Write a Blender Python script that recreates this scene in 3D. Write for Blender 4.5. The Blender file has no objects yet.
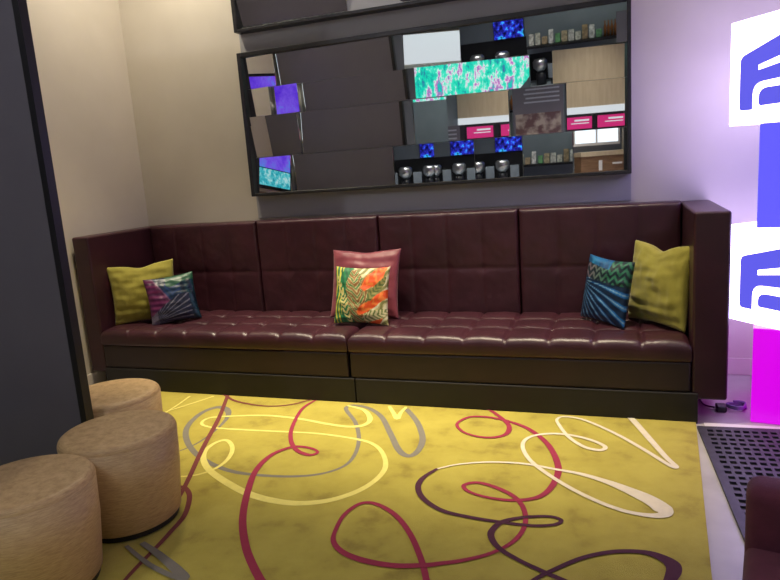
import bpy, bmesh, math, random
from mathutils import Vector, Matrix, noise
random.seed(7)
scene = bpy.context.scene
COL = scene.collection
PI = math.pi
R = math.radians

# ------------------------------------------------------------------ helpers
def lk(o):
    COL.objects.link(o); return o

def tag(o, label=None, cat=None, group=None, kind=None):
    if label: o['label'] = label
    if cat: o['category'] = cat
    if group: o['group'] = group
    if kind: o['kind'] = kind
    return o

def thing(name, label, cat, loc=(0, 0, 0), rotz=0.0, group=None):
    o = bpy.data.objects.new(name, None)
    o.empty_display_size = 0.05
    o.location = loc; o.rotation_euler = (0, 0, rotz)
    lk(o)
    return tag(o, label, cat, group)

def wmat(o):
    m = Matrix.Translation(o.location) @ o.rotation_euler.to_matrix().to_4x4()
    return (wmat(o.parent) @ m) if o.parent else m

def obj(name, bm, mat, parent=None, smooth=False, world=False):
    """link bm as one mesh; world=True: coordinates are world ones, moved into the parent's space"""
    if parent is not None and world:
        bm.transform(wmat(parent).inverted())
    me = bpy.data.meshes.new(name)
    bmesh.ops.recalc_face_normals(bm, faces=bm.faces[:])
    bm.to_mesh(me); bm.free()
    if isinstance(mat, (list, tuple)):
        for m in mat: me.materials.append(m)
    else:
        me.materials.append(mat)
    if smooth:
        for p in me.polygons: p.use_smooth = True
    o = bpy.data.objects.new(name, me); lk(o)
    if parent is not None: o.parent = parent
    return o

def struct(name, bm, mat, label=None):
    o = obj(name, bm, mat)
    o['kind'] = 'structure'
    if label: o['label'] = label
    return o

def box(bm, x0, x1, y0, y1, z0, z1, bev=0.0, seg=2, mi=0):
    vs = [bm.verts.new(p) for p in ((x0,y0,z0),(x1,y0,z0),(x1,y1,z0),(x0,y1,z0),(x0,y0,z1),(x1,y0,z1),(x1,y1,z1),(x0,y1,z1))]
    fs = [bm.faces.new([vs[i] for i in q]) for q in ((3,2,1,0),(4,5,6,7),(0,1,5,4),(1,2,6,5),(2,3,7,6),(3,0,4,7))]
    for f_ in fs: f_.material_index = mi
    if bev > 0:
        es = set(e for f_ in fs for e in f_.edges)
        r = bmesh.ops.bevel(bm, geom=list(es), offset=bev, segments=seg, profile=0.5, affect='EDGES')
        for f_ in r['faces']: f_.material_index = mi
    return bm

def bx(*a, **k):
    return box(bmesh.new(), *a, **k)

def lathe(bm, prof, seg=48, c=(0, 0), mi=0):
    rings = []
    for r, z in prof:
        if r < 1e-6:
            rings.append([bm.verts.new((c[0], c[1], z))])
        else:
            rings.append([bm.verts.new((c[0]+r*math.cos(2*PI*i/seg), c[1]+r*math.sin(2*PI*i/seg), z)) for i in range(seg)])
    for a, b in zip(rings, rings[1:]):
        for i in range(seg):
            j = (i+1) % seg
            if len(a) == 1 and len(b) == 1: continue
            if len(a) == 1: f_ = bm.faces.new((a[0], b[i], b[j]))
            elif len(b) == 1: f_ = bm.faces.new((a[i], a[j], b[0]))
            else: f_ = bm.faces.new((a[i], a[j], b[j], b[i]))
            f_.material_index = mi
    return bm

def catmull(P, n=8):
    out = []
    P = [Vector(p) for p in P]
    for i in range(len(P)-1):
        p0 = P[max(i-1, 0)]; p1 = P[i]; p2 = P[i+1]; p3 = P[min(i+2, len(P)-1)]
        for k in range(n):
            t = k/n
            out.append(0.5*((2*p1)+(p2-p0)*t+(2*p0-5*p1+4*p2-p3)*t*t+(3*p1-p0-3*p2+p3)*t**3))
    out.append(P[-1])
    return out

def tube(bm, pts, r, seg=8, smooth_n=6):
    pts = catmull([Vector(p) for p in pts], smooth_n)
    rings = []
    for i, p in enumerate(pts):
        t = (pts[min(i+1, len(pts)-1)]-pts[max(i-1, 0)]).normalized()
        a = t.cross(Vector((0, 0, 1)))
        if a.length < 1e-4: a = t.cross(Vector((1, 0, 0)))
        a.normalize(); b = t.cross(a)
        rings.append([bm.verts.new(p+r*(a*math.cos(2*PI*k/seg)+b*math.sin(2*PI*k/seg))) for k in range(seg)])
    for a, b in zip(rings, rings[1:]):
        for k in range(seg):
            bm.faces.new((a[k], a[(k+1) % seg], b[(k+1) % seg], b[k]))
    bm.faces.new(rings[0][::-1]); bm.faces.new(rings[-1])
    return bm

# ------------------------------------------------------------------ materials
def new_mat(name):
    m = bpy.data.materials.new(name); m.use_nodes = True
    nt = m.node_tree
    b = nt.nodes['Principled BSDF']
    return m, nt, b

def setp(b, **k):
    names = dict(rough='Roughness', metal='Metallic', spec='Specular IOR Level', sheen='Sheen Weight', coat='Coat Weight', coatr='Coat Roughness')
    for a, v in k.items():
        b.inputs[names[a]].default_value = v

def coords(nt, scale=(1, 1, 1), rot=(0, 0, 0)):
    tc = nt.nodes.new('ShaderNodeTexCoord')
    mp = nt.nodes.new('ShaderNodeMapping')
    mp.inputs['Scale'].default_value = scale
    mp.inputs['Rotation'].default_value = rot
    nt.links.new(tc.outputs['Object'], mp.inputs['Vector'])
    return mp.outputs['Vector']

def noise_tex(nt, vec, scale, detail=3, rough=0.5):
    n = nt.nodes.new('ShaderNodeTexNoise')
    n.inputs['Scale'].default_value = scale
    n.inputs['Detail'].default_value = detail
    n.inputs['Roughness'].default_value = rough
    nt.links.new(vec, n.inputs['Vector'])
    return n.outputs['Fac']

def ramp(nt, fac, stops):
    r = nt.nodes.new('ShaderNodeValToRGB')
    els = r.color_ramp.elements
    while len(els) < len(stops): els.new(0.5)
    for e, (p, c) in zip(els, stops):
        e.position = p; e.color = (*c, 1)
    nt.links.new(fac, r.inputs['Fac'])
    return r.outputs['Color']

def bump(nt, b, h, strength=0.2, dist=0.01):
    n = nt.nodes.new('ShaderNodeBump')
    n.inputs['Strength'].default_value = strength
    n.inputs['Distance'].default_value = dist
    nt.links.new(h, n.inputs['Height'])
    nt.links.new(n.outputs['Normal'], b.inputs['Normal'])

def mottled(name, c1, c2, scale=8, rough=0.6, bscale=None, bstr=0.15, bdist=0.004, stretch=(1, 1, 1), lo=0.35, hi=0.65, detail=4, **k):
    m, nt, b = new_mat(name)
    v = coords(nt, stretch)
    f_ = noise_tex(nt, v, scale, detail)
    nt.links.new(ramp(nt, f_, [(lo, c1), (hi, c2)]), b.inputs['Base Color'])
    setp(b, rough=rough, **k)
    if bscale:
        bump(nt, b, noise_tex(nt, v, bscale, 4), bstr, bdist)
    return m

def plain(name, c, rough=0.5, **k):
    m, nt, b = new_mat(name)
    b.inputs['Base Color'].default_value = (*c, 1)
    setp(b, rough=rough, **k)
    return m

def glow(name, c, s):
    m, nt, b = new_mat(name)
    b.inputs['Base Color'].default_value = (*[min(1, x)*.12 for x in c], 1)
    b.inputs['Emission Color'].default_value = (*c, 1)
    b.inputs['Emission Strength'].default_value = s
    setp(b, rough=0.35)
    return m

def vcol(name, rough=0.4, sheen=0.0, bscale=300, bstr=0.15):
    m, nt, b = new_mat(name)
    a = nt.nodes.new('ShaderNodeAttribute'); a.attribute_name = 'print'
    nt.links.new(a.outputs['Color'], b.inputs['Base Color'])
    setp(b, rough=rough, sheen=sheen)
    bump(nt, b, noise_tex(nt, coords(nt), bscale, 2), bstr, 0.002)
    return m

M = {}
M['wall'] = mottled('wall_paint', (.60,.55,.46), (.63,.58,.49), 3, .75, 220, .12, .002)
M['darkwall'] = mottled('dark_wall_paint', (.10,.10,.115), (.115,.115,.13), 3, .6, 200, .1, .002)
M['backing'] = mottled('grey_panel', (.34,.335,.34), (.36,.355,.36), 3, .6, 200, .1, .002)
M['ceiling'] = mottled('ceiling_paint', (.75,.74,.72), (.78,.77,.75), 3, .8)
M['base'] = mottled('skirting_paint', (.66,.61,.52), (.70,.65,.56), 4, .45)
M['floor'] = mottled('floor_screed', (.42,.39,.36), (.53,.50,.46), 3.5, .35, 90, .05, .002)
M['marble'] = mottled('pale_stone', (.72,.69,.66), (.82,.80,.77), 6, .35)
M['leather'] = mottled('burgundy_leather', (.033,.0088,.0142), (.047,.0122,.0195), 5, .37, 130, .22, .003, spec=.5)
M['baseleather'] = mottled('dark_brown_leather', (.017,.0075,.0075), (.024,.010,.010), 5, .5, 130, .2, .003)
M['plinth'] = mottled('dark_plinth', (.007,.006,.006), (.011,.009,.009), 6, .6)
M['panel'] = mottled('blue_grey_laminate', (.115,.108,.135), (.125,.118,.145), 3, .55, 260, .1, .002)
M['black'] = plain('black_edge', (.008,.008,.01), .45)
M['frame'] = mottled('black_wood_frame', (.012,.012,.013), (.022,.022,.024), 12, .4)
M['edge'] = plain('glass_edge', (.6,.61,.62), .3)
M['mirror'] = plain('silvered_glass', (.80,.82,.82), .012, metal=1.0)
M['olive'] = mottled('olive_weave', (.28,.25,.028), (.33,.295,.04), 14, .85, 420, .35, .003, sheen=.25)
M['rose'] = mottled('dusky_red_satin', (.18,.028,.045), (.22,.038,.055), 10, .42, 350, .15, .002, sheen=.2)
M['print'] = vcol('printed_satin', .38)
M['printmatt'] = vcol('printed_cotton', .55)
M['plum'] = mottled('plum_upholstery', (.095,.015,.038), (.12,.020,.048), 20, .85, 500, .4, .003, sheen=.08)
M['rubber'] = mottled('rubber_mat', (.035,.033,.045), (.055,.052,.068), 25, .55)
M['pit'] = plain('mat_underside', (.006,.006,.008), .8)
M['blackplastic'] = plain('black_plastic', (.012,.012,.016), .35)
M['clear'] = plain('smoky_plastic', (.25,.2,.4), .15)
M['wood'] = mottled('brown_wood', (.18,.10,.05), (.25,.14,.075), 5, .5, stretch=(1, 1, 8))
M['palewood'] = mottled('pale_wood_panel', (.50,.41,.28), (.56,.46,.32), 4, .5, stretch=(6, 6, .8))
M['white'] = plain('white_paint', (.8,.8,.79), .5)
M['steel'] = plain('brushed_steel', (.5,.5,.52), .3, metal=1.0)
M['greywall'] = mottled('slate_paint', (.17,.20,.23), (.19,.22,.25), 3, .6)
M['boxwhite'] = glow('lit_white_acrylic', (.60,.49,1.0), 7.5)
M['boxblue'] = glow('lit_blue_acrylic', (.125,.110,1.0), 1.0)
M['boxpink'] = glow('lit_magenta_acrylic', (.70,.0,.80), 1.0)
M['logoblue'] = glow('lit_logo_blue', (.115,.110,.82), 1.0)

def cork():
    m, nt, b = new_mat('woven_cane')
    v = coords(nt, (1, 1, 9))
    f1 = noise_tex(nt, v, 26, 5, .7)
    c = ramp(nt, f1, [(.30, (.37,.235,.105)), (.5, (.51,.345,.165)), (.72, (.62,.44,.225))])
    nt.links.new(c, b.inputs['Base Color'])
    setp(b, rough=.5)
    v2 = coords(nt, (1, 1, 5))
    bump(nt, b, noise_tex(nt, v2, 90, 3), .3, .003)
    return m
M['cork'] = cork()

def rugmat():
    m, nt, b = new_mat('olive_wool_rug')
    v = coords(nt)
    big = noise_tex(nt, v, 4.5, 6, .62)
    c = ramp(nt, big, [(.30, (.28,.215,.022)), (.44, (.42,.345,.042)), (.62, (.48,.405,.055))])
    nt.links.new(c, b.inputs['Base Color'])
    setp(b, rough=.95, sheen=.15)
    bump(nt, b, noise_tex(nt, v, 260, 3), .5, .004)
    return m
M['rug'] = rugmat()
for k_, c_ in dict(grey=(.22,.20,.155), yellow=(.82,.73,.19), maroon=(.20,.045,.040), red=(.34,.028,.065), white=(.78,.70,.50), plum=(.085,.022,.042)).items():
    M['rug_'+k_] = mottled('rug_line_'+k_, tuple(x*.92 for x in c_), c_, 30, .95, 260, .5, .004)

def led(name, stops, scale, strength, stretch=(1, 1, 1)):
    m, nt, b = new_mat(name)
    v = coords(nt, stretch)
    n1 = noise_tex(nt, v, scale, 6, .75)
    c = ramp(nt, n1, stops)
    b.inputs['Base Color'].default_value = (0, 0, 0, 1)
    nt.links.new(c, b.inputs['Emission Color'])
    b.inputs['Emission Strength'].default_value = strength
    setp(b, rough=.3)
    return m
M['led'] = led('led_screen_picture', [(.30,(.15,.02,.45)),(.37,(.02,.30,.40)),(.44,(0,.75,.50)),(.50,(.10,.9,.65)),(.53,(.85,1,.95)),(.57,(.65,.04,.55)),(.62,(.02,.45,.55)),(.68,(0,.7,.5))], 3.2, 1.1, (1.6, 1, .8))
M['purpled'] = led('purple_screen_picture', [(.35,(.10,.02,.75)),(.5,(.22,.10,.9)),(.62,(.05,.35,.85))], 3, .9)
M['tealled'] = led('teal_screen_picture', [(.38,(.02,.25,.35)),(.5,(.05,.65,.75)),(.6,(.6,.95,.95))], 14, .8)
M['blueled'] = led('blue_neon_picture', [(.40,(.0,.0,.02)),(.48,(.02,.02,.35)),(.53,(.03,.06,.95)),(.57,(.05,.75,.95)),(.61,(0,0,.08))], 6, 1.3)
M['violetled'] = glow('violet_screen_picture', (.22,.12,1.0), 1.1)
M['menupink'] = glow('menu_pink', (.75,.03,.22), .8)
M['striplight'] = glow('strip_light_white', (.9,.95,1.0), .8)
M['skylit'] = glow('daylit_pane', (.85,.93,1.0), 1.6)
M['lampdisc'] = glow('lamp_disc', (1, .9, .72), 6.0)
RUG_LINES = [
    ('grey',[(-2.418,2.8),(-2.381,2.837),(-2.336,2.973),(-2.346,3.184),(-2.393,3.367),(-2.47,3.477),(-2.566,3.512),(-2.614,3.406),(-2.575,3.208),(-2.477,3.044),(-2.314,2.881),(-2.137,2.764),(-1.939,2.686),(-1.769,2.671),(-1.58,2.691),(-1.436,2.749),(-1.354,2.857),(-1.355,3.007),(-1.413,3.202),(-1.521,3.414),(-1.665,3.609),(-1.664,3.678),(-1.597,3.681),(-1.507,3.64),(-1.386,3.516),(-1.249,3.285),(-1.13,3.083),(-1.056,3.029),(-1.029,3.106),(-1.052,3.265),(-1.152,3.486),(-1.283,3.682)],[(0,0.012),(0.1,0.02),(0.17,0.06),(0.22,0.045),(0.35,0.04),(0.5,0.022),(0.6,0.03),(0.72,0.035),(0.85,0.045),(1,0.04)]),
    ('yellow',[(-2.284,2.596),(-2.181,2.572),(-2.08,2.614),(-2.026,2.71),(-2.034,2.831),(-2.089,2.948),(-2.175,3.029),(-2.224,3.004),(-2.229,2.896),(-2.167,2.782),(-2.044,2.665),(-1.853,2.553),(-1.701,2.485),(-1.556,2.451),(-1.414,2.452),(-1.283,2.508),(-1.189,2.61),(-1.139,2.737),(-1.139,2.885),(-1.216,3.047),(-1.328,3.153),(-1.499,3.198),(-1.705,3.218),(-1.953,3.204),(-2.211,3.189),(-2.407,3.192),(-2.502,3.239),(-2.501,3.329),(-2.338,3.389),(-2.134,3.428),(-1.906,3.413),(-1.699,3.366),(-1.537,3.345),(-1.451,3.389),(-1.453,3.486),(-1.544,3.614),(-1.682,3.675)],[(0,0.012),(0.12,0.03),(0.2,0.03),(0.3,0.05),(0.36,0.055),(0.45,0.04),(0.52,0.03),(0.62,0.022),(0.75,0.025),(0.85,0.03),(0.95,0.04),(1,0.02)]),
    ('yellow',[(-1.404,3.704),(-1.34,3.6),(-1.285,3.513),(-1.294,3.607),(-1.291,3.707)],[(0,0.025),(0.5,0.04),(1,0.02)]),
    ('yellow',[(-2.725,3.703),(-2.803,3.532),(-2.875,3.389),(-2.915,3.257)],[(0,0.02),(1,0.012)]),
    ('yellow',[(-2.908,3.676),(-2.885,3.519),(-2.875,3.389),(-2.869,3.3)],[(0,0.02),(1,0.012)]),
    ('maroon',[(-2.629,3.729),(-2.525,3.518),(-2.421,3.297),(-2.252,2.892),(-2.091,2.538),(-2.016,2.355),(-1.946,2.166)],[(0,0.03),(0.4,0.035),(1,0.025)]),
    ('maroon',[(-2.685,3.761),(-2.534,3.65),(-2.362,3.594),(-2.194,3.583),(-2.055,3.647),(-1.931,3.806)],[(0,0.03),(0.4,0.02),(1,0.02)]),
    ('maroon',[(-2.128,2.471),(-2.094,2.475),(-2.051,2.466),(-1.975,2.395),(-1.89,2.243),(-1.861,2.106),(-1.842,1.978),(-1.829,1.861),(-1.815,1.776),(-1.793,1.699)],[(0,0.02),(0.2,0.03),(0.5,0.03),(1,0.02)]),
    ('red',[(-1.927,3.86),(-1.942,3.737),(-1.959,3.57),(-1.884,3.292),(-1.799,3.107),(-1.698,2.983),(-1.597,2.937),(-1.566,2.978),(-1.633,3.02),(-1.739,3.016),(-1.807,2.898),(-1.795,2.714),(-1.715,2.501),(-1.602,2.274),(-1.473,2.087),(-1.351,1.953),(-1.227,1.839)],[(0,0.02),(0.2,0.03),(0.35,0.035),(0.45,0.02),(0.6,0.035),(0.75,0.04),(1,0.04)]),
    ('red',[(-0.633,1.918),(-0.67,2.019),(-0.729,2.15),(-0.829,2.319),(-0.941,2.45),(-1.058,2.52),(-1.127,2.505),(-1.16,2.403),(-1.148,2.278),(-1.121,2.195),(-1.053,2.133),(-0.948,2.099),(-0.82,2.095),(-0.706,2.125),(-0.647,2.151),(-0.58,2.184),(-0.488,2.249),(-0.414,2.344),(-0.381,2.463),(-0.396,2.593),(-0.452,2.703),(-0.552,2.778),(-0.649,2.808),(-0.703,2.766),(-0.661,2.711),(-0.551,2.676),(-0.432,2.683),(-0.338,2.748),(-0.294,2.898),(-0.296,3.061),(-0.364,3.286),(-0.479,3.467),(-0.601,3.565),(-0.747,3.619),(-0.859,3.601),(-0.907,3.485),(-0.831,3.369),(-0.702,3.327),(-0.611,3.38),(-0.604,3.496),(-0.666,3.614),(-0.787,3.771)],[(0,0.03),(0.1,0.03),(0.2,0.022),(0.27,0.04),(0.4,0.022),(0.5,0.03),(0.6,0.022),(0.7,0.04),(0.78,0.03),(0.88,0.02),(0.94,0.035),(1,0.025)]),
    ('white',[(-0.874,2.906),(-0.782,2.976),(-0.636,3.031),(-0.464,3.046),(-0.312,3.016),(-0.184,2.987),(-0.061,2.93),(0.038,2.862),(0.115,2.798),(0.162,2.732),(0.164,2.688),(0.11,2.667),(0.004,2.685),(-0.123,2.758),(-0.265,2.881),(-0.408,3.048),(-0.48,3.192),(-0.496,3.312),(-0.45,3.397),(-0.351,3.441),(-0.248,3.432),(-0.147,3.384),(-0.081,3.318),(-0.105,3.271),(-0.181,3.295),(-0.266,3.403),(-0.329,3.553),(-0.352,3.647),(-0.309,3.696),(-0.199,3.66),(-0.031,3.496),(0.117,3.302),(0.215,3.159),(0.245,3.148),(0.204,3.251),(0.141,3.45),(0.05,3.742)],[(0,0.014),(0.12,0.024),(0.16,0.04),(0.21,0.085),(0.25,0.1),(0.285,0.05),(0.32,0.03),(0.5,0.024),(0.65,0.03),(0.75,0.02),(0.9,0.03),(0.93,0.03),(1,0.045)]),
    ('plum',[(-0.871,2.911),(-0.914,2.803),(-0.91,2.705),(-0.853,2.606),(-0.745,2.525),(-0.618,2.497),(-0.484,2.486),(-0.356,2.486),(-0.266,2.512),(-0.239,2.551),(-0.284,2.573),(-0.38,2.549),(-0.469,2.495),(-0.503,2.421),(-0.496,2.359),(-0.451,2.292),(-0.368,2.234),(-0.291,2.193),(-0.206,2.152),(-0.111,2.109)],[(0,0.02),(0.08,0.035),(0.2,0.03),(0.4,0.022),(0.55,0.022),(0.7,0.035),(0.85,0.025),(1,0.03)]),
    ('plum',[(-0.352,2.029),(-0.298,2.13),(-0.225,2.218),(-0.134,2.308),(-0.024,2.371),(0.085,2.389),(0.159,2.351),(0.175,2.295),(0.14,2.191)],[(0,0.02),(0.3,0.025),(0.6,0.03),(0.8,0.07),(0.9,0.06),(1,0.03)]),
    ('grey',[(-1.98,1.965),(-1.875,1.914),(-1.78,1.872),(-1.686,1.843),(-1.618,1.828),(-1.586,1.832),(-1.64,1.865),(-1.727,1.91),(-1.823,1.956),(-1.927,1.999)],[(0,0.02),(0.3,0.03),(0.45,0.03),(0.55,0.05),(0.7,0.05),(1,0.03)]),
]
# ------------------------------------------------------------------ the room
XL, XR, YB, YF, ZC = -3.88, 3.2, 4.66, -3.3, 3.8
struct('floor', bx(XL-.1, XR+.1, YF-.1, YB+.1, -.1, 0), M['floor'])
struct('ceiling', bx(XL-.1, XR+.1, YF-.1, YB+.1, ZC, ZC+.1), M['ceiling'])
struct('wall_back', bx(XL-.1, XR+.1, YB, YB+.1, 0, ZC), M['wall'])
struct('wall_left', bx(XL-.1, XL, 2.31, YB, 0, ZC), M['wall'])
struct('wall_left_shop', bx(XL-.1, XL, YF, 2.31, 0, ZC), M['darkwall'])
struct('wall_right', bx(XR, XR+.1, YF, YB, 0, ZC), M['wall'])
struct('wall_front', bx(XL-.1, XR+.1, YF-.1, YF, 0, ZC), M['greywall'])
struct('trim_1', bx(-2.775, .068, 4.645, YB, 1.19, ZC), M['backing'])  # flat grey sheet on the wall behind both mirrors
bm = bx(XL, XR, 4.643, YB, 0, .115, .004); struct('baseboard_back', bm, M['base'])
bm = bx(XL, XL+.017, 2.34, 4.643, 0, .115, .004); struct('baseboard_left', bm, M['base'])
struct('trim_2', bx(.430, XR, 3.685, 3.752, 0, .006), M['marble'])

# partition panel at the left, standing behind the cane stools
t = thing('partition_panel', 'tall dark blue-grey partition panel with black edge behind the cane stools', 'partition', (-3.15, 2.31, 0))
obj('panel_face', bx(XL+.004, -2.46, 2.285, 2.33, 0, 3.1), M['panel'], t, world=True)
obj('edge_strip', bx(-2.46, -2.425, 2.2855, 2.3315, 0, 3.1), M['black'], t, world=True)

# ------------------------------------------------------------------ sofa
def lin(a, b, n): return [a+(b-a)*i/n for i in range(n+1)]
def dense(a, b, n, e):
    """points from a to b, finer close to both ends"""
    s = [a, a+e*.06, a+e*.18, a+e*.38, a+e*.66]
    return s+lin(a+e, b-e, n)+[b-e*.66, b-e*.38, b-e*.18, b-e*.06, b]

def tufted(w, d, h, us, vs, rad=.04, bulge=.012, seam=.012, n=(70, 40), btn=.012, seedv=0, margin=0.0):
    """pad w x d x h lying flat, top stitched along us (fractions of w) and vs (fractions of d)"""
    bm = bmesh.new()
    X = dense(0, w, n[0], rad); Y = dense(0, d, n[1], rad)
    ub = [0]+list(us)+[1]; vb = [0]+list(vs)+[1]
    def cell(t, b):
        for a, c in zip(b, b[1:]):
            if t <= c: return (t-a)/(c-a)
        return 1.0
    def z(x, y):
        u, v = x/w, y/d
        cu, cv = cell(min(u, 1), ub), cell(min(v, 1), vb)
        pil = (max(0, math.sin(PI*cu))**.45)*(max(0, math.sin(PI*cv))**.45)
        zz = h-bulge+bulge*pil
        sd = 0
        for a in us: sd = max(sd, math.exp(-((x-a*w)/.009)**2))
        for a in vs: sd = max(sd, math.exp(-((y-a*d)/.009)**2))
        zz -= seam*sd
        for a in us:
            for c in vs:
                r2 = (x-a*w)**2+(y-c*d)**2
                zz -= btn*math.exp(-r2/.03**2)
        zz += .0035*noise.noise(Vector((x*9+seedv, y*9, seedv*.7)))+.0018*noise.noise(Vector((x*30, y*22+seedv, 3)))
        e = min(x, w-x, y, d-y)
        if e < rad:
            zz -= rad-math.sqrt(max(0, rad*rad-(rad-e)**2))
        return zz
    G = [[bm.verts.new((x, y, z(x, y))) for x in X] for y in Y]
    for j in range(len(Y)-1):
        for i in range(len(X)-1):
            bm.faces.new((G[j][i], G[j][i+1], G[j+1][i+1], G[j+1][i]))
    rim = G[0][:]+[r[-1] for r in G[1:]]+G[-1][-2::-1]+[r[0] for r in G[-2:0:-1]]
    prev = rim
    for zz, ins in ((.02, 0), (.006, .003), (0, .012)):
        cur = []
        for v in rim:
            x = min(max(v.co.x, ins), w-ins); y = min(max(v.co.y, ins), d-ins)
            cur.append(bm.verts.new((x, y, zz)))
        for i in range(len(rim)):
            j = (i+1) % len(rim)
            bm.faces.new((prev[i], cur[i], cur[j], prev[j]))
        prev = cur
    bm.faces.new(prev)
    return bm

SX0, SX1, SXM = -3.70, .364, -1.680
sofa = thing('banquette_sofa', 'long burgundy leather banquette sofa with tufted seat against the back wall', 'sofa', (-1.64, 4.2, 0))
for i, (x0, x1) in enumerate(((SX0, SXM-.004), (SXM+.004, SX1))):
    bm = tufted(x1-x0, .73, .125, [(k+1)/8 for k in range(7)], [.37, .69], .045, .014, .012, (150, 46), .010, i*3.3)
    bm.transform(Matrix.Translation((x0, 3.742, .350)))
    obj('seat_cushion', bm, M['leather'], sofa, True, True)
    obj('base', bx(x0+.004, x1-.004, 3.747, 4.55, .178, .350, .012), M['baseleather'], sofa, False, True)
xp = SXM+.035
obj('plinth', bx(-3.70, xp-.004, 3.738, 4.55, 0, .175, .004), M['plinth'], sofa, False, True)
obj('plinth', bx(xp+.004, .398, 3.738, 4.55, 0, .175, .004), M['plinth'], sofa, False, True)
wb = (SX1-SX0)/4
for i in range(4):
    x0 = SX0+i*wb
    bm = tufted(wb-.008, .735, .175, [.25, .5, .75], [.46], .022, .007, .003, (80, 52), .008, 10+i*2.1)
    # stand the pad up: its top faces the room
    bm.transform(Matrix.Translation((x0+.004, 4.60, .445)) @ Matrix.Rotation(R(90), 4, 'X'))
    obj('back_cushion', bm, M['leather'], sofa, True, True)
obj('back_board', bx(SX0, SX1, 4.60, 4.64, .17, 1.165, .008), M['leather'], sofa, False, True)
def arm(x0, x1):
    bm = bx(x0, x1, 3.756, 4.64, .135, 1.172, .016, 3)
    return obj('arm', bm, M['leather'], sofa, True, True)
a1 = arm(-3.85, SX0-.002); a2 = arm(SX1+.002, .545)
for a in (a1, a2):
    md = a.modifiers.new('wn', 'WEIGHTED_NORMAL')
for x in (-3.74, .49):
    bm = bmesh.new(); lathe(bm, [(0, 0), (.022, 0), (.026, .135), (0, .135)], 20, (x, 4.4)); obj('foot', bm, M['black'], sofa, True, True)

# ------------------------------------------------------------------ cushions
def pillow_bm(w, h, th, paint=None, dip=0.0, pinch=.07, seedv=0.0, wr=.006, n=64):
    bm = bmesh.new()
    lay = bm.verts.layers.float_color.new('print') if paint else None
    sides = []
    for s in (-1, 1):
        g = []
        for j in range(n+1):
            row = []
            for i in range(n+1):
                u = -1+2*i/n; v = -1+2*j/n
                u = math.sin(u*PI/2)*.35+u*.65; v = math.sin(v*PI/2)*.35+v*.65
                if s == 1 and (i in (0, n) or j in (0, n)):
                    row.append(sides[0][j][i]); continue
                x = w/2*u*(1-pinch*(1-v*v)*abs(u))
                z = h/2*v*(1-pinch*(1-u*u)*abs(v))
                z -= dip*math.exp(-(u/.32)**2)*max(0, (v+.2)/1.2)**2
                t = th/2*max(0, (1-u*u))**.42*max(0, (1-v*v))**.42
                edge = min(1, 5*(1-max(abs(u), abs(v))))
                wn = noise.noise(Vector((u*1.6+seedv, v*5.5, s*2.0+seedv)))+.6*noise.noise(Vector((u*5+seedv, v*3, s*5.0)))
                t += wr*wn*edge+dip*.25*edge*math.exp(-((u)/.3)**2)*(-.4)
                vert = bm.verts.new((x, s*t, z+h/2))
                if paint: vert[lay] = (*paint((u+1)/2, (v+1)/2), 1)
                row.append(vert)
            g.append(row)
        sides.append(g)
        for j in range(n):
            for i in range(n):
                q = (g[j][i], g[j][i+1], g[j+1][i+1], g[j+1][i])
                bm.faces.new(q if s == -1 else q[::-1])
    return bm

def mix(a, b, t):
    t = max(0, min(1, t)); return tuple(x+(y-x)*t for x, y in zip(a, b))

def frond(u, v, p0, ang, ln, wd, fr, lean=1.0):
    """(inside 0-1, barb phase) of a palm frond running from p0"""
    du, dv = u-p0[0], v-p0[1]
    c, s = math.cos(ang), math.sin(ang)
    t = (du*c+dv*s)/ln; d = (-du*s+dv*c)
    if t < 0 or t > 1: return 0, 0
    wv = wd*max(0, math.sin(PI*(.12+.88*t)))**.6
    ins = 1 if abs(d) < wv else 0
    return ins, math.sin((t*ln-abs(d)*lean)*fr+1.8*noise.noise(Vector((u*9, v*9, fr)))) + .5*noise.noise(Vector((u*16, v*16, fr)))

def p_tropic(u, v):
    u += .035*noise.noise(Vector((u*5, v*5, 8))); v += .035*noise.noise(Vector((u*5, v*5, 3)))
    nz = noise.noise(Vector((u*7, v*7, 1)))
    c = mix((.55,.50,.22), (.36,.30,.14), nz+.5)
    st = math.sin((v*.8-u*.9)*46+3*nz)
    if st > .35: c = (.70,.66,.42)
    elif st < -.45: c = (.20,.20,.06)
    if u < .40+.10*math.sin(v*5+1):
        c = mix((.006,.10,.04), (.02,.20,.07), .5+.5*math.sin((u*1.2+v*.35)*60))
        if u < .17 and math.sin((u+.05*math.sin(v*6))*95) > .30: c = (.55,.50,.06)
    i, ph = frond(u, v, (.60, -.05), R(103), 1.05, .21, 46, 1.5)
    if i: c = (.26,.12,.035) if ph > .2 else ((.62,.52,.26) if ph > -.45 else (.09,.20,.06))
    i, ph = frond(u, v, (.34, .0), R(108), .9, .07, 70)
    if i and ph > -.2: c = (.60,.52,.20)
    for (p0, ang, ln, wd) in (((.50,.18), R(36), .80, .085), ((.56,.60), R(48), .62, .11), ((.74,-.02), R(60), .3, .10), ((.80,.62), R(75), .5, .07)):
        i, ph = frond(u, v, p0, ang, ln, wd, 36, 1)
        if i: c = (.72,.085,.012) if ph > -.3 else (.80,.20,.035)
    i, ph = frond(u, v, (.66,.42), R(52), .5, .06, 80)
    if i: c = (.09,.13,.03) if ph > 0 else (.26,.24,.07)
    i, ph = frond(u, v, (.60,.08), R(22), .5, .085, 80)
    if i: c = (.14,.20,.05) if ph > .2 else (.68,.62,.34)
    return c

def p_blue(u, v):
    return mix((0, 0, 0), p_blue0(u, v), .85)

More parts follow.
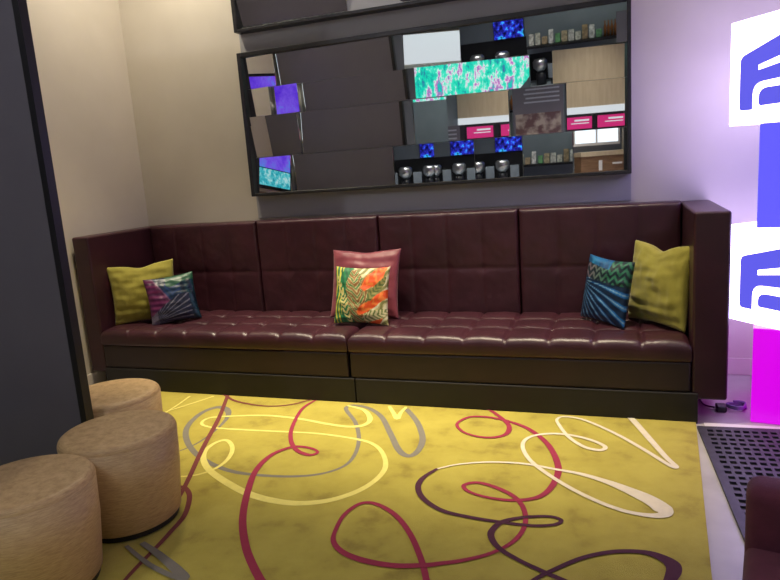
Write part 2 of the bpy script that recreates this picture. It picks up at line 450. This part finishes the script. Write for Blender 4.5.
def p_blue0(u, v):
    base = mix((.004,.018,.05), (.012,.09,.22), .5+.5*noise.noise(Vector((u*4, v*4, 7))))
    du, dv = u+.12, v-.60
    a = math.atan2(dv, du); r = math.hypot(du, dv)
    ph = math.sin(a*40+r*5)
    c = base
    if v < .66-.05*u:
        c = mix((.003,.02,.06), (.012,.20,.62), max(0, ph)**.6*(.12+1.0*u))
        if ph > .93: c = (.22,.42,.58)
    else:
        zz = math.sin((v*52+5.0*abs(((u*6) % 1)-.5)*2))
        c = (.006,.02,.03) if zz < .1 else mix((.15,.12,.15), (.03,.17,.10), (u-.15)*2.2)
        if v > .90-.10*u and u < .6: c = mix((.01,.07,.20), (.03,.24,.50), noise.noise(Vector((u*9, v*9, 2)))+.6-u)
    return c

def p_purple(u, v):
    return mix((0, 0, 0), p_purple0(u, v), .40)

def p_purple0(u, v):
    c = mix((.004,.02,.07), (.008,.07,.17), .5+.6*noise.noise(Vector((u*4, v*4, 4))))
    i, ph = frond(u, v, (.42, .30), R(72), .8, .2, 46, .9)
    if i: c = mix(c, (.02,.08,.30), .5+.5*ph)
    if u > .70: c = mix((.004,.02,.05), (.006,.07,.11), .5+.5*math.sin(u*40+v*9))
    if v > .80+.05*math.sin(u*9) and u > .42: c = mix((.02,.14,.10), (.06,.26,.13), .5+.5*noise.noise(Vector((u*14, v*14, 1))))
    edge = .52-.55*(v-.35)
    if u < edge and v > .18 and u < .47:
        c = mix((.10,.012,.09), (.30,.045,.20), .5+.5*math.sin(v*55+u*7))
        if abs(u-edge) < .03: c = (.35,.16,.34)
    du, dv = u-.05, v-.04
    if v < .18+.62*u and v < .56 and u < .85:
        a = math.atan2(dv, du)
        ph = math.sin(a*46)
        c = (.30,.30,.42) if ph > .72 else (.02,.03,.09)
        if u < .16: c = mix(c, (.5,.40,.55), .35)
    return c

def cushion(name, label, w, h, th, loc, yaw, tilt, mat, roll=0.0, **k):
    bm = pillow_bm(w, h, th, **k)
    bm.transform(Matrix.Rotation(R(-tilt), 4, 'X') @ Matrix.Rotation(R(roll), 4, 'Y'))
    o = obj(name, bm, M[mat], None, True)
    o.location = loc; o.rotation_euler = (0, 0, R(yaw))
    tag(o, label, 'cushion', 'cushions on the banquette')
    return o

ZS = .472
cushion('cushion', 'olive yellow cushion in the left sofa corner, behind the blue and purple one', .50, .46, .15, (-3.478, 4.03, ZS), 33, 4, 'olive', roll=-2, dip=.022, seedv=1.3, wr=.010)
cushion('cushion', 'blue and purple leaf print cushion leaning on the olive one at the left end', .37, .37, .12, (-3.195, 4.005, ZS), 38, 17, 'print', roll=-4, paint=p_purple, seedv=4.1, n=96)
cushion('cushion', 'plain dusky red cushion in the middle of the sofa behind the tropical print', .54, .50, .14, (-1.735, 4.195, ZS), -3, 16, 'rose', seedv=7.7, wr=.008, dip=.01)
cushion('cushion', 'tropical print cushion in green, cream and orange in front of the dusky red one', .41, .40, .12, (-1.685, 4.015, ZS), -2, 13, 'printmatt', roll=1, paint=p_tropic, seedv=2.2, n=96)
cushion('cushion', 'blue feather print cushion beside the olive one at the right end', .37, .41, .12, (-.115, 4.14, ZS), -44, 10, 'print', roll=3, paint=p_blue, seedv=5.5, n=96)
cushion('cushion', 'plain olive yellow cushion in the right corner of the sofa against the arm', .47, .50, .16, (.195, 4.115, ZS-.004), -50, 7, 'olive', roll=0, dip=.036, seedv=9.2, wr=.011)

# ------------------------------------------------------------------ cane stools
def stool(label, x, y, r=.25, h=.452):
    t = thing('drum_stool', label, 'stool', (x, y, .018), 0, 'cane drum stools by the partition')
    h -= .018
    bm = bmesh.new()
    rb = r-.026
    prof = [(0, .025), (rb-.006, .025), (rb, .032), (r-.006, h*.55), (r, h-.03)]
    for k in range(7):
        a = k/6*PI/2
        prof.append((r-.03+.03*math.cos(a), h-.03+.03*math.sin(a)))
    prof += [(r*.5, h+.003), (0, h+.004)]
    lathe(bm, prof, 72)
    obj('drum', bm, M['cork'], t, True)
    bm = bmesh.new(); lathe(bm, [(0, 0), (rb-.012, 0), (rb-.012, .025), (0, .025)], 64)
    obj('base_ring', bm, M['black'], t)
    return t
stool('woven cane drum stool nearest the camera, cut by the left frame edge', -2.125, 1.665)
stool('middle woven cane drum stool, fully in view, standing on the rug', -2.125, 2.165)
stool('farthest woven cane drum stool, brightly lit, partly hidden behind the partition panel', -2.55, 2.585)

# ------------------------------------------------------------------ rug
def rug():
    bm = bmesh.new()
    T = .012
    P = [(-3.35, 3.735), (.388, 3.735), (.186, .5), (-3.5, .5)]
    lo = [bm.verts.new((x, y, 0.0005)) for x, y in P]; hi = [bm.verts.new((x, y, T)) for x, y in P]
    bm.faces.new(lo[::-1]); bm.faces.new(hi)
    for i in range(4):
        j = (i+1) % 4; bm.faces.new((lo[i], lo[j], hi[j], hi[i]))
    names = ['grey', 'yellow', 'maroon', 'red', 'white', 'plum']
    for n_, (col, pts, wid) in enumerate(RUG_LINES):
        Q = catmull([(x, y, 0) for x, y in pts], 7)
        L = [0]
        for a, b in zip(Q, Q[1:]): L.append(L[-1]+(b-a).length)
        tot = L[-1]
        z = T+.0006+.00032*n_
        prev = None
        for i, p in enumerate(Q):
            f_ = i/(len(Q)-1)
            w = wid[-1][1]
            for (f0, w0), (f1, w1) in zip(wid, wid[1:]):
                if f0 <= f_ <= f1:
                    w = w0+(w1-w0)*(f_-f0)/(f1-f0); break
            t = (Q[min(i+1, len(Q)-1)]-Q[max(i-1, 0)])
            if t.length < 1e-6: continue
            t.normalize(); nrm = Vector((-t.y, t.x, 0))
            w *= .84
            a, b = p+nrm*w/2, p-nrm*w/2
            cl = lambda q: (q.x, min(max(q.y, .5), 3.733), z+.0005*f_)
            cur = (bm.verts.new(cl(a)), bm.verts.new(cl(b)))
            if prev:
                try:
                    f2 = bm.faces.new((prev[0], prev[1], cur[1], cur[0]))
                    f2.material_index = 1+names.index(col)
                except ValueError: pass
            prev = cur
    me = bpy.data.meshes.new('rug')
    bm.normal_update()
    for f2 in bm.faces:
        if f2.material_index and f2.normal.z < 0: f2.normal_flip()
    bm.to_mesh(me); bm.free()
    me.materials.append(M['rug'])
    for k in names: me.materials.append(M['rug_'+k])
    o = lk(bpy.data.objects.new('rug', me))
    tag(o, 'olive yellow rug with looping red, grey, white and plum lines in front of the sofa', 'rug')
rug()

# ------------------------------------------------------------------ rubber mat
def mat():
    bm = bmesh.new()
    nx, ny, px, py = 34, 30, .043, .054
    T = .014
    W, D = nx*px, ny*py
    for j in range(ny):
        off = (px*.5 if j % 2 else 0)
        for i in range(nx):
            x0 = i*px; y0 = -j*py
            # slot inside the cell, shifted on every other row
            a0, a1 = x0+.006, x0+px-.008
            if j % 2: a0, a1 = x0+.001, x0+px-.013
            b0, b1 = y0-py+.012, y0-.012
            o = [bm.verts.new(p) for p in ((x0, y0-py, T), (x0+px, y0-py, T), (x0+px, y0, T), (x0, y0, T))]
            n_ = [bm.verts.new(p) for p in ((a0, b0, T), (a1, b0, T), (a1, b1, T), (a0, b1, T))]
            d_ = [bm.verts.new(p) for p in ((a0, b0, .003), (a1, b0, .003), (a1, b1, .003), (a0, b1, .003))]
            for k in range(4):
                l = (k+1) % 4
                bm.faces.new((o[k], o[l], n_[l], n_[k]))
                bm.faces.new((n_[k], n_[l], d_[l], d_[k]))
            f_ = bm.faces.new(d_); f_.material_index = 1
    bmesh.ops.remove_doubles(bm, verts=bm.verts[:], dist=.0004)
    bw = .035
    for (x0, x1, y0, y1) in ((-bw, 0, -D-bw, bw), (W, W+bw, -D-bw, bw), (0, W, 0, bw), (0, W, -D-bw, -D)):
        box(bm, x0, x1, y0, y1, 0, T)
    me_o = obj('floor_mat', bm, [M['rubber'], M['pit']])
    me_o.location = (.425, 3.645, .001); me_o.rotation_euler = (0, 0, R(2.8))
    tag(me_o, 'black rubber floor mat with staggered slots beside the rug', 'mat')
mat()

# ------------------------------------------------------------------ light box tower
tower = thing('light_box_tower', 'stack of glowing white, blue and magenta light boxes right of the sofa', 'sign', (.955, 4.02, 0), 0)
S = .53
def cube_at(cx, cy, z0, yaw, name, mat):
    bm = bx(-S/2, S/2, -S/2, S/2, 0, S, .004, 1)
    o = obj(name, bm, M[mat], tower)
    o.location = (cx-.955, cy-4.02, z0); o.rotation_euler = (0, 0, R(yaw))
    return o
mag = cube_at(.975, 4.025, .003, -10, 'magenta_light_box', 'boxpink')
w1 = cube_at(.93, 4.0, .537, -52, 'white_light_box', 'boxwhite')
blu = cube_at(.975, 4.025, 1.071, -10, 'blue_light_box', 'boxblue')
w2 = cube_at(.93, 4.0, 1.605, -52, 'white_light_box', 'boxwhite')

def face_prism(polys, th=.004):
    """flat shapes (u from the face's left edge, v up) raised on the cube's front (-y) face"""
    bm = bmesh.new()
    for P, off in polys:
        vs = [bm.verts.new((u-S/2, -S/2-off-th, v)) for u, v in P]
        vb = [bm.verts.new((u-S/2, -S/2-.0005, v)) for u, v in P]
        bm.faces.new(vs); bm.faces.new(vb[::-1])
        for i in range(len(P)):
            j = (i+1) % len(P); bm.faces.new((vs[j], vs[i], vb[i], vb[j]))
    return bm
def rounded(P, rad, n=5):
    out = []
    for i, p in enumerate(P):
        p = Vector(p); a = Vector(P[i-1]); b = Vector(P[(i+1) % len(P)])
        r = rad[i] if isinstance(rad, (list, tuple)) else rad
        if r <= 0: out.append(tuple(p)); continue
        da, db = (a-p).normalized(), (b-p).normalized()
        for k in range(n+1):
            t = k/n
            q = (p+da*r)*(1-t)**2+2*p*t*(1-t)+(p+db*r)*t*t
            out.append(tuple(q))
    return out
def logo(par, s, top_l, top_r, bot, bar0, bar1, arch_top, arch_in, in_bot):
    plate = rounded([(.070+s, bot), (.44+s, bot), (.44+s, top_r), (.070+s, top_l)], [.025, .06, .04, .03])
    obj('logo_plate', face_prism([(plate, 0)], .003), M['logoblue'], par)
    bar = [(.185+s, bar0), (.38+s, bar0+.026), (.38+s, bar1+.04), (.185+s, bar1)]
    obj('logo_bar', face_prism([(bar, .003)], .002), M['boxwhite'], par)
    arch = rounded([(.155+s, bot-.004), (.40+s, bot-.004), (.40+s, arch_top+.01), (.155+s, arch_top)], [0, 0, .07, .06])
    obj('logo_arch', face_prism([(arch, .003)], .002), M['boxwhite'], par)
    inn = rounded([(.192+s, in_bot), (.365+s, in_bot), (.365+s, arch_in), (.192+s, arch_in)], [.02, .02, .04, .05])
    obj('logo_counter', face_prism([(inn, .005)], .002), M['logoblue'], par)
logo(w2, 0, .345, .455, .072, .266, .290, .204, .174, .087)
logo(w1, .036, .365, .46, .080, .275, .302, .217, .179, .103)

# cable and adaptor on the floor behind the tower
t = thing('power_adaptor', 'small dark power adaptor with coiled cable on the floor by the light boxes', 'adaptor', (.60, 3.975, 0))
obj('body', bx(-.085, -.03, -.045, .03, 0, .035, .008), M['blackplastic'], t)
bm = bmesh.new()
pts = []
for k in range(26):
    a = k/25*2*PI*2.3; r_ = .042+.006*math.sin(k*1.7)
    pts.append((.03+r_*math.cos(a)*1.1, .03+r_*math.sin(a), .008+.006*k/6))
tube(bm, pts, .007, 8, 4); obj('cable_coil', bm, M['clear'], t, True)
bm = bmesh.new(); tube(bm, [(-.09, 0, .015), (-.14, .06, .008), (-.15, .2, .008), (-.11, .38, .01), (-.115, .42, .06)], .005, 8, 5); obj('cable', bm, M['blackplastic'], t, True)

# ------------------------------------------------------------------ lounge chair in the right corner
t = thing('lounge_chair', 'low plum upholstered lounge chair at the bottom right corner beside the rubber mat', 'chair', (.345, 1.985, 0), R(-10.8))
W = .72
bm = bx(0, W, -.72, -.085, .10, .40, .035, 4); obj('seat', bm, M['plum'], t, True)
bm = bx(0, W, -.115, .0, .10, .575, .038, 4)
for v in bm.verts:
    if v.co.y < -.06 and v.co.z > .3: v.co.y -= .015
obj('backrest', bm, M['plum'], t, True)
for x in (.06, W-.06):
    for y in (-.66, -.07):
        bm = bmesh.new(); lathe(bm, [(0, 0), (.014, 0), (.02, .10), (0, .10)], 16, (x, y)); obj('leg', bm, M['black'], t, True)

# ------------------------------------------------------------------ mirrors
CAM = Vector((0, 0, 1.5))
FY = 4.588
def mirror(name, label, x0, x1, z0, z1, rows):
    t = thing(name, label, 'mirror', ((x0+x1)/2, 4.645, z0))
    fw = .033
    bm = bmesh.new()
    ya, yb = 4.556, 4.645
    box(bm, x0, x0+fw, ya, yb, z0, z1, .003, 1); box(bm, x1-fw*.75, x1, ya, yb, z0, z1, .003, 1)
    box(bm, x0+fw, x1-fw*.75, ya, yb, z1-fw, z1, .003, 1); box(bm, x0+fw, x1-fw*.75, ya, yb, z0, z0+fw*.7, .003, 1)
    obj('frame', bm, M['frame'], t, world=True)
    obj('backing', bx(x0+fw, x1-fw*.75, 4.632, 4.645, z0+fw*.7, z1-fw), M['edge'], t, world=True)
    for za, zb, facets in rows:
        for fx0, fx1, tgt in facets:
            c = Vector(((fx0+fx1)/2, FY, (za+zb)/2))
            n = ((CAM-c).normalized()+(Vector(tgt)-c).normalized()).normalized()
            hw, hh = (fx1-fx0)/2-.0015, (zb-za)/2-.0015
            ax = Vector((0, 0, 1)).cross(-n).normalized()*-1
            if ax.x < 0: ax = -ax
            az = n.cross(ax)
            if az.z < 0: az = -az
            # keep the outline square to the frame, only tip the sheet
            def pt(sx, sz):
                p = Vector((c.x+sx*hw, 0, c.z+sz*hh))
                p.y = c.y-(n.x*(p.x-c.x)+n.z*(p.z-c.z))/n.y
                return p
            bm = bmesh.new()
            q = [pt(-1, -1), pt(1, -1), pt(1, 1), pt(-1, 1)]
            f_ = [bm.verts.new(p) for p in q]; b_ = [bm.verts.new(p+Vector((0, .004, 0))) for p in q]
            bm.faces.new(f_); bm.faces.new(b_[::-1])
            for i in range(4):
                j = (i+1) % 4; bm.faces.new((f_[j], f_[i], b_[i], b_[j]))
            obj('mirror_facet', bm, M['mirror'], t, world=True)
    return t
PT = (-3.10, 2.33, 2.2)
SNACK = (-1.92, -3.1, 1.62)
rows = [
 (2.190, 2.424, [(-2.730, -2.461, (-3.87, 3.02, 2.44)), (-2.461, -1.428, PT), (-1.428, -1.031, (-1.5, -.8, 3.8)), (-1.031, .046, SNACK)]),
 (1.980, 2.190, [(-2.730, -2.521, (-3.87, 3.6, 2.1)), (-2.521, -2.280, (-3.87, 3.05, 2.15)), (-2.280, -1.354, (-3.05, 2.33, 2.0)), (-1.354, -.564, (-.95, -1.9, 2.72)), (-.564, -.414, (-3.5, -2.9, 1.25)), (-.414, .046, (1.5, -3.29, 2.6))]),
 (1.668, 1.980, [(-2.730, -2.307, (-3.78, 2.36, 1.5)), (-2.307, -1.385, (-3.02, 2.33, 1.8)), (-1.385, -1.134, (-1.5, -3.29, 2.15)), (-1.134, -.706, (.75, -3.29, 2.0)), (-.706, -.330, (-.18, -2.55, 1.42)), (-.330, .046, (1.75, -3.29, 2.0))]),
 (1.392, 1.668, [(-2.730, -2.400, (-3.87, 3.0, 1.85)), (-2.400, -1.559, (-3.20, 2.33, 1.5)), (-1.559, -1.255, (-2.85, -3.0, 1.5)), (-1.255, -.963, (-2.66, -3.0, 1.5)), (-.963, -.628, (-2.66, -3.0, 1.5)), (-.628, -.297, (-1.5, -3.2, 1.6)), (-.297, .046, (2.75, -3.2, 1.45))]),
]
mirror('faceted_mirror', 'wide black framed mirror of tilted facets on the back wall above the sofa', -2.765, .070, 1.369, 2.458, rows)
du = 2.607-1.369
rows_u = [
 (1.412+du, 1.74+du, [(-2.730, -1.85, (-3.25, 2.33, 2.6)), (-1.85, -.9, (-3.87, .6, 2.2)), (-.9, .046, (-3.87, -.5, 2.4))]),
 (1.74+du, 2.08+du, [(-2.730, -2.1, (-3.2, 2.33, 2.7)), (-2.1, -.8, (-3.3, 2.33, 2.7)), (-.8, .046, (-2.6, -.8, 3.8))]),
 (2.08+du, 2.424+du, [(-2.730, -1.6, (-3.2, 2.33, 2.8)), (-1.6, -.5, (-1.5, .5, 3.8)), (-.5, .046, (-.5, .5, 3.8))]),
]
mirror('faceted_mirror', 'upper black framed facet mirror cut off by the top of the picture', -2.765, .070, 1.369+du, 2.458+du, rows_u)

# ------------------------------------------------------------------ what the mirrors look at: the shop behind the camera
t = thing('wall_screen', 'lit purple and teal screen on the left wall behind the partition', 'screen', (XL, 3.02, 1.75))
obj('bezel', bx(XL, XL+.04, 2.72, 3.32, 1.68, 2.42, .004), M['blackplastic'], t, world=True)
obj('display', bx(XL+.04, XL+.043, 2.75, 3.29, 1.90, 2.39), M['purpled'], t, world=True)
obj('lower_display', bx(XL+.04, XL+.043, 2.75, 3.29, 1.71, 1.89), M['tealled'], t, world=True)
tag(obj('wood_panel', bx(XL, XL+.02, 2.76, 3.28, 1.1, 1.64, .003), M['wood']), 'brown wood panel on the left wall below the lit screen', 'panel')

# curved video screen hung from the ceiling
t = thing('video_screen', 'curved bright teal and pink video screen hanging from the shop ceiling', 'screen', (-.95, -1.9, 2.35))
bm = bmesh.new(); prev = None
for k in range(25):
    a = (k/24-.5)*1.3
    x = -.95+1.55*math.sin(a); y = -2.0+.55*(1-math.cos(a))*-1.0+.1
    cut = max(0, (k-19)/5)**2*.25
    cur = (bm.verts.new((x, y, 2.42+cut)), bm.verts.new((x, y, 3.1)))
    if prev: bm.faces.new((prev[0], cur[0], cur[1], prev[1]))
    prev = cur
g = bmesh.ops.extrude_face_region(bm, geom=bm.faces[:])
for v in [e for e in g['geom'] if isinstance(e, bmesh.types.BMVert)]: v.co.y -= .05
obj('display', bm, M['led'], t, world=True)
for x in (-1.6, -.3):
    obj('hanger', bx(x-.01, x+.01, -2.02, -2.0, 3.08, ZC), M['black'], t, world=True)

# counter with machines and snack rack
t = thing('shop_counter', 'dark shop counter along the wall behind the camera', 'counter', (-2.1, -2.6, 0))
obj('body', bx(XL+.02, -.70, -2.9, -2.35, 0, .98, .004), M['black'], t, world=True)
obj('worktop', bx(XL+.01, -.68, -2.92, -2.32, .98, 1.02, .004), M['greywall'], t, world=True)
t = thing('neon_screen', 'blue neon picture screen on the wall behind the shop counter', 'screen', (-2.5, YF, 1.62))
obj('bezel', bx(-2.78, -2.22, YF, YF+.05, 1.60, 1.92, .004), M['blackplastic'], t, world=True)
obj('display', bx(-2.77, -2.23, YF+.05, YF+.053, 1.61, 1.91), M['blueled'], t, world=True)
struct('trim_6', bx(XL, -2.2, YF, YF+.012, 1.02, 1.60), M['black'])
for i, x in enumerate((-3.4, -2.95, -2.5)):
    t = thing('coffee_grinder', ['left', 'middle', 'right'][i]+'most coffee grinder on the shop counter', 'grinder', (x, -2.62, 1.02), 0, 'coffee grinders on the counter')
    bm = bmesh.new(); lathe(bm, [(0, 0), (.09, 0), (.08, .2), (.05, .22), (0, .22)], 20); obj('body', bm, M['blackplastic'], t, True)
    bm = bmesh.new(); lathe(bm, [(.04, .22), (.12, .30), (.125, .40), (.09, .44), (0, .44)], 20); obj('hopper', bm, M['steel'], t, True)
    t2 = thing('till_screen', ['left', 'middle', 'right'][i]+'most small white till screen on the shop counter', 'till', (x+.22, -2.62, 1.02), 0, 'till screens on the counter')
    obj('stand', bx(-.03, .03, -.03, .03, 0, .1), M['black'], t2)
    obj('screen', bx(-.08, .08, -.01, .01, .1, .34, .004), M['greywall'], t2)
t = thing('snack_rack', 'black wall rack of packets above the shop counter', 'rack', (-1.6, YF, 1.3))
obj('shelf', bx(-2.15, -.45, YF, YF+.32, 1.40, 1.44), M['black'], t, world=True)
random.seed(3)
pc = [(.70,.68,.62), (.5,.4,.25), (.12,.32,.13), (.75,.74,.72), (.42,.30,.17), (.6,.58,.5)]
pm = [mottled('packet_%d' % i, tuple(x*.4 for x in c), c, 22, .5) for i, c in enumerate(pc)]
for k in range(11):
    x = -2.08+k*.115
    w_ = random.uniform(.04, .05); h_ = random.uniform(.12, .25)
    bm = bx(x-w_, x+w_, YF+.1, YF+.2, 1.44, 1.44+h_, .01)
    for v in bm.verts:
        if v.co.z > 1.44+h_*.8: v.co.y = YF+.15+(v.co.y-YF-.15)*.3
    tag(obj('snack_packet', bm, pm[(k*5) % 6]), 'small packet standing on the shop wall rack', 'packet', 'packets on the wall rack')
amber = plain('amber_glass', (.28, .10, .03), .12)
for k in range(7):
    bm = bmesh.new(); lathe(bm, [(0, 0), (.024, 0), (.024, .15), (.01, .2), (.01, .25), (0, .25)], 16)
    o = obj('bottle', bm, amber, None, True); o.location = (-.83+k*.055, YF+.17, 1.44)
    tag(o, 'small amber bottle at the end of the shop wall rack', 'bottle', 'bottles on the wall rack')

# pale wood end of the shop with pink menu boards
struct('trim_3', bx(.35, 2.25, YF, YF+.03, 1.98, ZC), M['palewood'])
struct('trim_4', bx(.35, 2.25, YF, YF+.05, 1.86, 1.98), M['striplight'])
struct('trim_5', bx(.35, 2.25, YF, YF+.04, 0, 1.86), M['black'])
for i, x in enumerate((.75, 1.4, 2.0)):
    t = thing('menu_board', ['left', 'middle', 'right'][i]+'most lit pink menu board on the black shop wall', 'sign', (x, YF+.04, 1.6), 0, 'pink menu boards')
    obj('bezel', bx(x-.27, x+.27, YF+.04, YF+.07, 1.58, 1.83, .003), M['blackplastic'], t, world=True)
    obj('display', bx(x-.25, x+.25, YF+.07, YF+.073, 1.6, 1.81), M['menupink'], t, world=True)
    bm = bmesh.new(); box(bm, x-.06, x+.2, YF+.073, YF+.075, 1.735, 1.765); box(bm, x-.12, x+.2, YF+.073, YF+.075, 1.69, 1.705)
    obj('text_bar', bm, M['striplight'], t, world=True)

# poster stand
t = thing('poster_stand', 'dark poster stand on the shop floor behind the camera', 'sign', (-.18, -2.55, 0))
obj('board', bx(-.42, .42, -.02, .02, .95, 1.85, .004), M['panel'], t)
bm = bmesh.new(); box(bm, -.38, .38, .02, .023, 1.0, 1.38); obj('picture', bm, mottled('poster_picture', (.10,.05,.05), (.34,.28,.24), 7, .4, lo=.42, hi=.6), t)
bm = bmesh.new()
for k in range(4): box(bm, -.2-.03*(k % 2), .36, .02, .023, 1.76-.07*k, 1.785-.07*k)
obj('text_bar', bm, plain('pale_print', (.35,.36,.42), .5), t)
obj('post', bx(-.02, .02, -.02, .02, .03, .95), M['black'], t)
obj('foot', bx(-.25, .25, -.15, .15, 0, .03, .01), M['black'], t)

# window and brown unit
obj('window_frame', bx(2.27, 3.15, YF, YF+.05, 1.55, 2.5), M['white'], (w := tag(thing('window_1', None, None, (2.5, YF, 1.55)), kind='structure')), world=True)
obj('window_pane', bx(2.31, 2.69, YF+.05, YF+.055, 1.6, 2.45), M['skylit'], w, world=True)
obj('window_pane', bx(2.73, 3.11, YF+.05, YF+.055, 1.6, 2.45), M['skylit'], w, world=True)
t = thing('brown_cabinet', 'brown wooden cabinet below the shop window', 'cabinet', (2.55, -3.1, 0))
obj('carcass', bx(2.28, 3.18, YF+.06, YF+.45, 0, 1.36, .004), M['wood'], t, world=True)
obj('top', bx(2.27, 3.19, YF+.06, YF+.47, 1.36, 1.44, .004), M['palewood'], t, world=True)
obj('card_holder', bx(2.6, 2.66, YF+.45, YF+.46, 1.1, 1.28), M['white'], t, world=True)
obj('handle', bx(2.85, 3.02, YF+.45, YF+.47, 1.2, 1.23), M['white'], t, world=True)

t = thing('ceiling_glow_panel', 'wide glowing square added to the shop ceiling to make it reflect white', 'lamp', (-1.5, -.7, ZC))  # added glowing panel, stands in for a bright white ceiling
obj('frame', bx(-2.3, -.7, -1.5, .1, ZC-.03, ZC-.001, .005), M['white'], t, world=True)
obj('glow_sheet', bx(-2.27, -.73, -1.47, .07, ZC-.034, ZC-.03), M['striplight'], t, world=True)

# ------------------------------------------------------------------ ceiling lamps and added fill lights
def downlight(x, y, power, color=(1, .80, .52), size=1.9, blend=.6, tilt=(0, 0), lab=''):
    t = thing('downlight', 'round recessed ceiling downlight '+lab, 'lamp', (x, y, ZC), 0, 'ceiling downlights')
    bm = bmesh.new(); lathe(bm, [(.055, -.004), (.085, -.006), (.088, 0), (.055, 0)], 32); obj('rim', bm, M['white'], t, True)
    bm = bmesh.new(); lathe(bm, [(0, -.003), (.055, -.003)], 32); obj('lens', bm, M['lampdisc'], t)
    l = bpy.data.lights.new('downlight_lamp', 'SPOT')
    l.energy = power; l.color = color; l.spot_size = size; l.spot_blend = blend; l.shadow_soft_size = .06
    o = lk(bpy.data.objects.new('downlight_lamp', l)); o.location = (x, y, ZC-.03)
    o.rotation_euler = (R(tilt[0]), R(tilt[1]), 0)
WARM = (1, .86, .62)
for x, lab in ((-3.05, 'nearest the left wall'), (-2.3, 'second from the left wall'), (-1.55, 'in the middle of the row'), (-.85, 'second from the right end'), (-.2, 'at the right end of the row')):
    downlight(x, 3.5, 315, WARM, .88, 1.0, (4, 0), lab+' in front of the sofa')
downlight(-3.1, 4.05, 88, (1, .89, .70), 2.9, .8, lab='added to wash the left corner wall above the sofa')  # invented wall washer, lifts the walls in the left corner
downlight(.9, .9, 50, (.9, .85, 1), 2.4, .9, lab='above the walkway')
downlight(-1.2, -2.2, 75, (1, .93, .82), 1.5, .9, (-14, 0), lab='added to brighten the snack rack wall')  # extra lamp put in to lighten the shop wall in the mirrors
downlight(1.5, -2.2, 110, (1, .93, .82), 1.5, .9, (-14, 0), lab='added to brighten the menu board wall')  # extra lamp put in to lighten the pale wood wall
downlight(-2.9, -.4, 105, (.9, .88, 1), 1.6, .9, (50, -8), lab='added to brighten the front of the partition panel')  # made-up spot tilted at the partition to brighten its front
for i, (x, y) in enumerate(((-2.6, -1.6), (-.6, -1.0), (1.6, -1.6))):  # area lights without fixtures, added as fill over the shop
    l = bpy.data.lights.new('shop_fill', 'AREA'); l.shape = 'SQUARE'; l.size = 1.0; l.energy = 32; l.spread = R(80); l.color = (1, .97, .92)
    o = lk(bpy.data.objects.new('shop_fill', l)); o.location = (x, y, ZC-.05)

# ------------------------------------------------------------------ world, camera, view
w = bpy.data.worlds.new('world'); scene.world = w; w.use_nodes = True
w.node_tree.nodes['Background'].inputs['Color'].default_value = (.5, .5, .55, 1)
w.node_tree.nodes['Background'].inputs['Strength'].default_value = .05
cd = bpy.data.cameras.new('camera'); cam = lk(bpy.data.objects.new('camera', cd))
cd.sensor_fit = 'HORIZONTAL'; cd.sensor_width = 36; cd.lens = 36*648.77/780
cx = Vector((.94216384, .32778929, -.06986757)); cdn = Vector((-.00516537, -.19423857, -.98094072)); fw_ = Vector((-.33511284, .92456777, -.1813114))
m3 = Matrix((cx, -cdn, -fw_)).transposed()
cam.matrix_world = Matrix.Translation(CAM) @ m3.to_4x4()
cd.clip_start = .05
scene.camera = cam
vs = scene.view_settings
scene.display_settings.display_device = 'sRGB'
vs.view_transform = 'Standard'; vs.look = 'None'; vs.gamma = 1; vs.use_curve_mapping = False
vs.exposure = 0.0
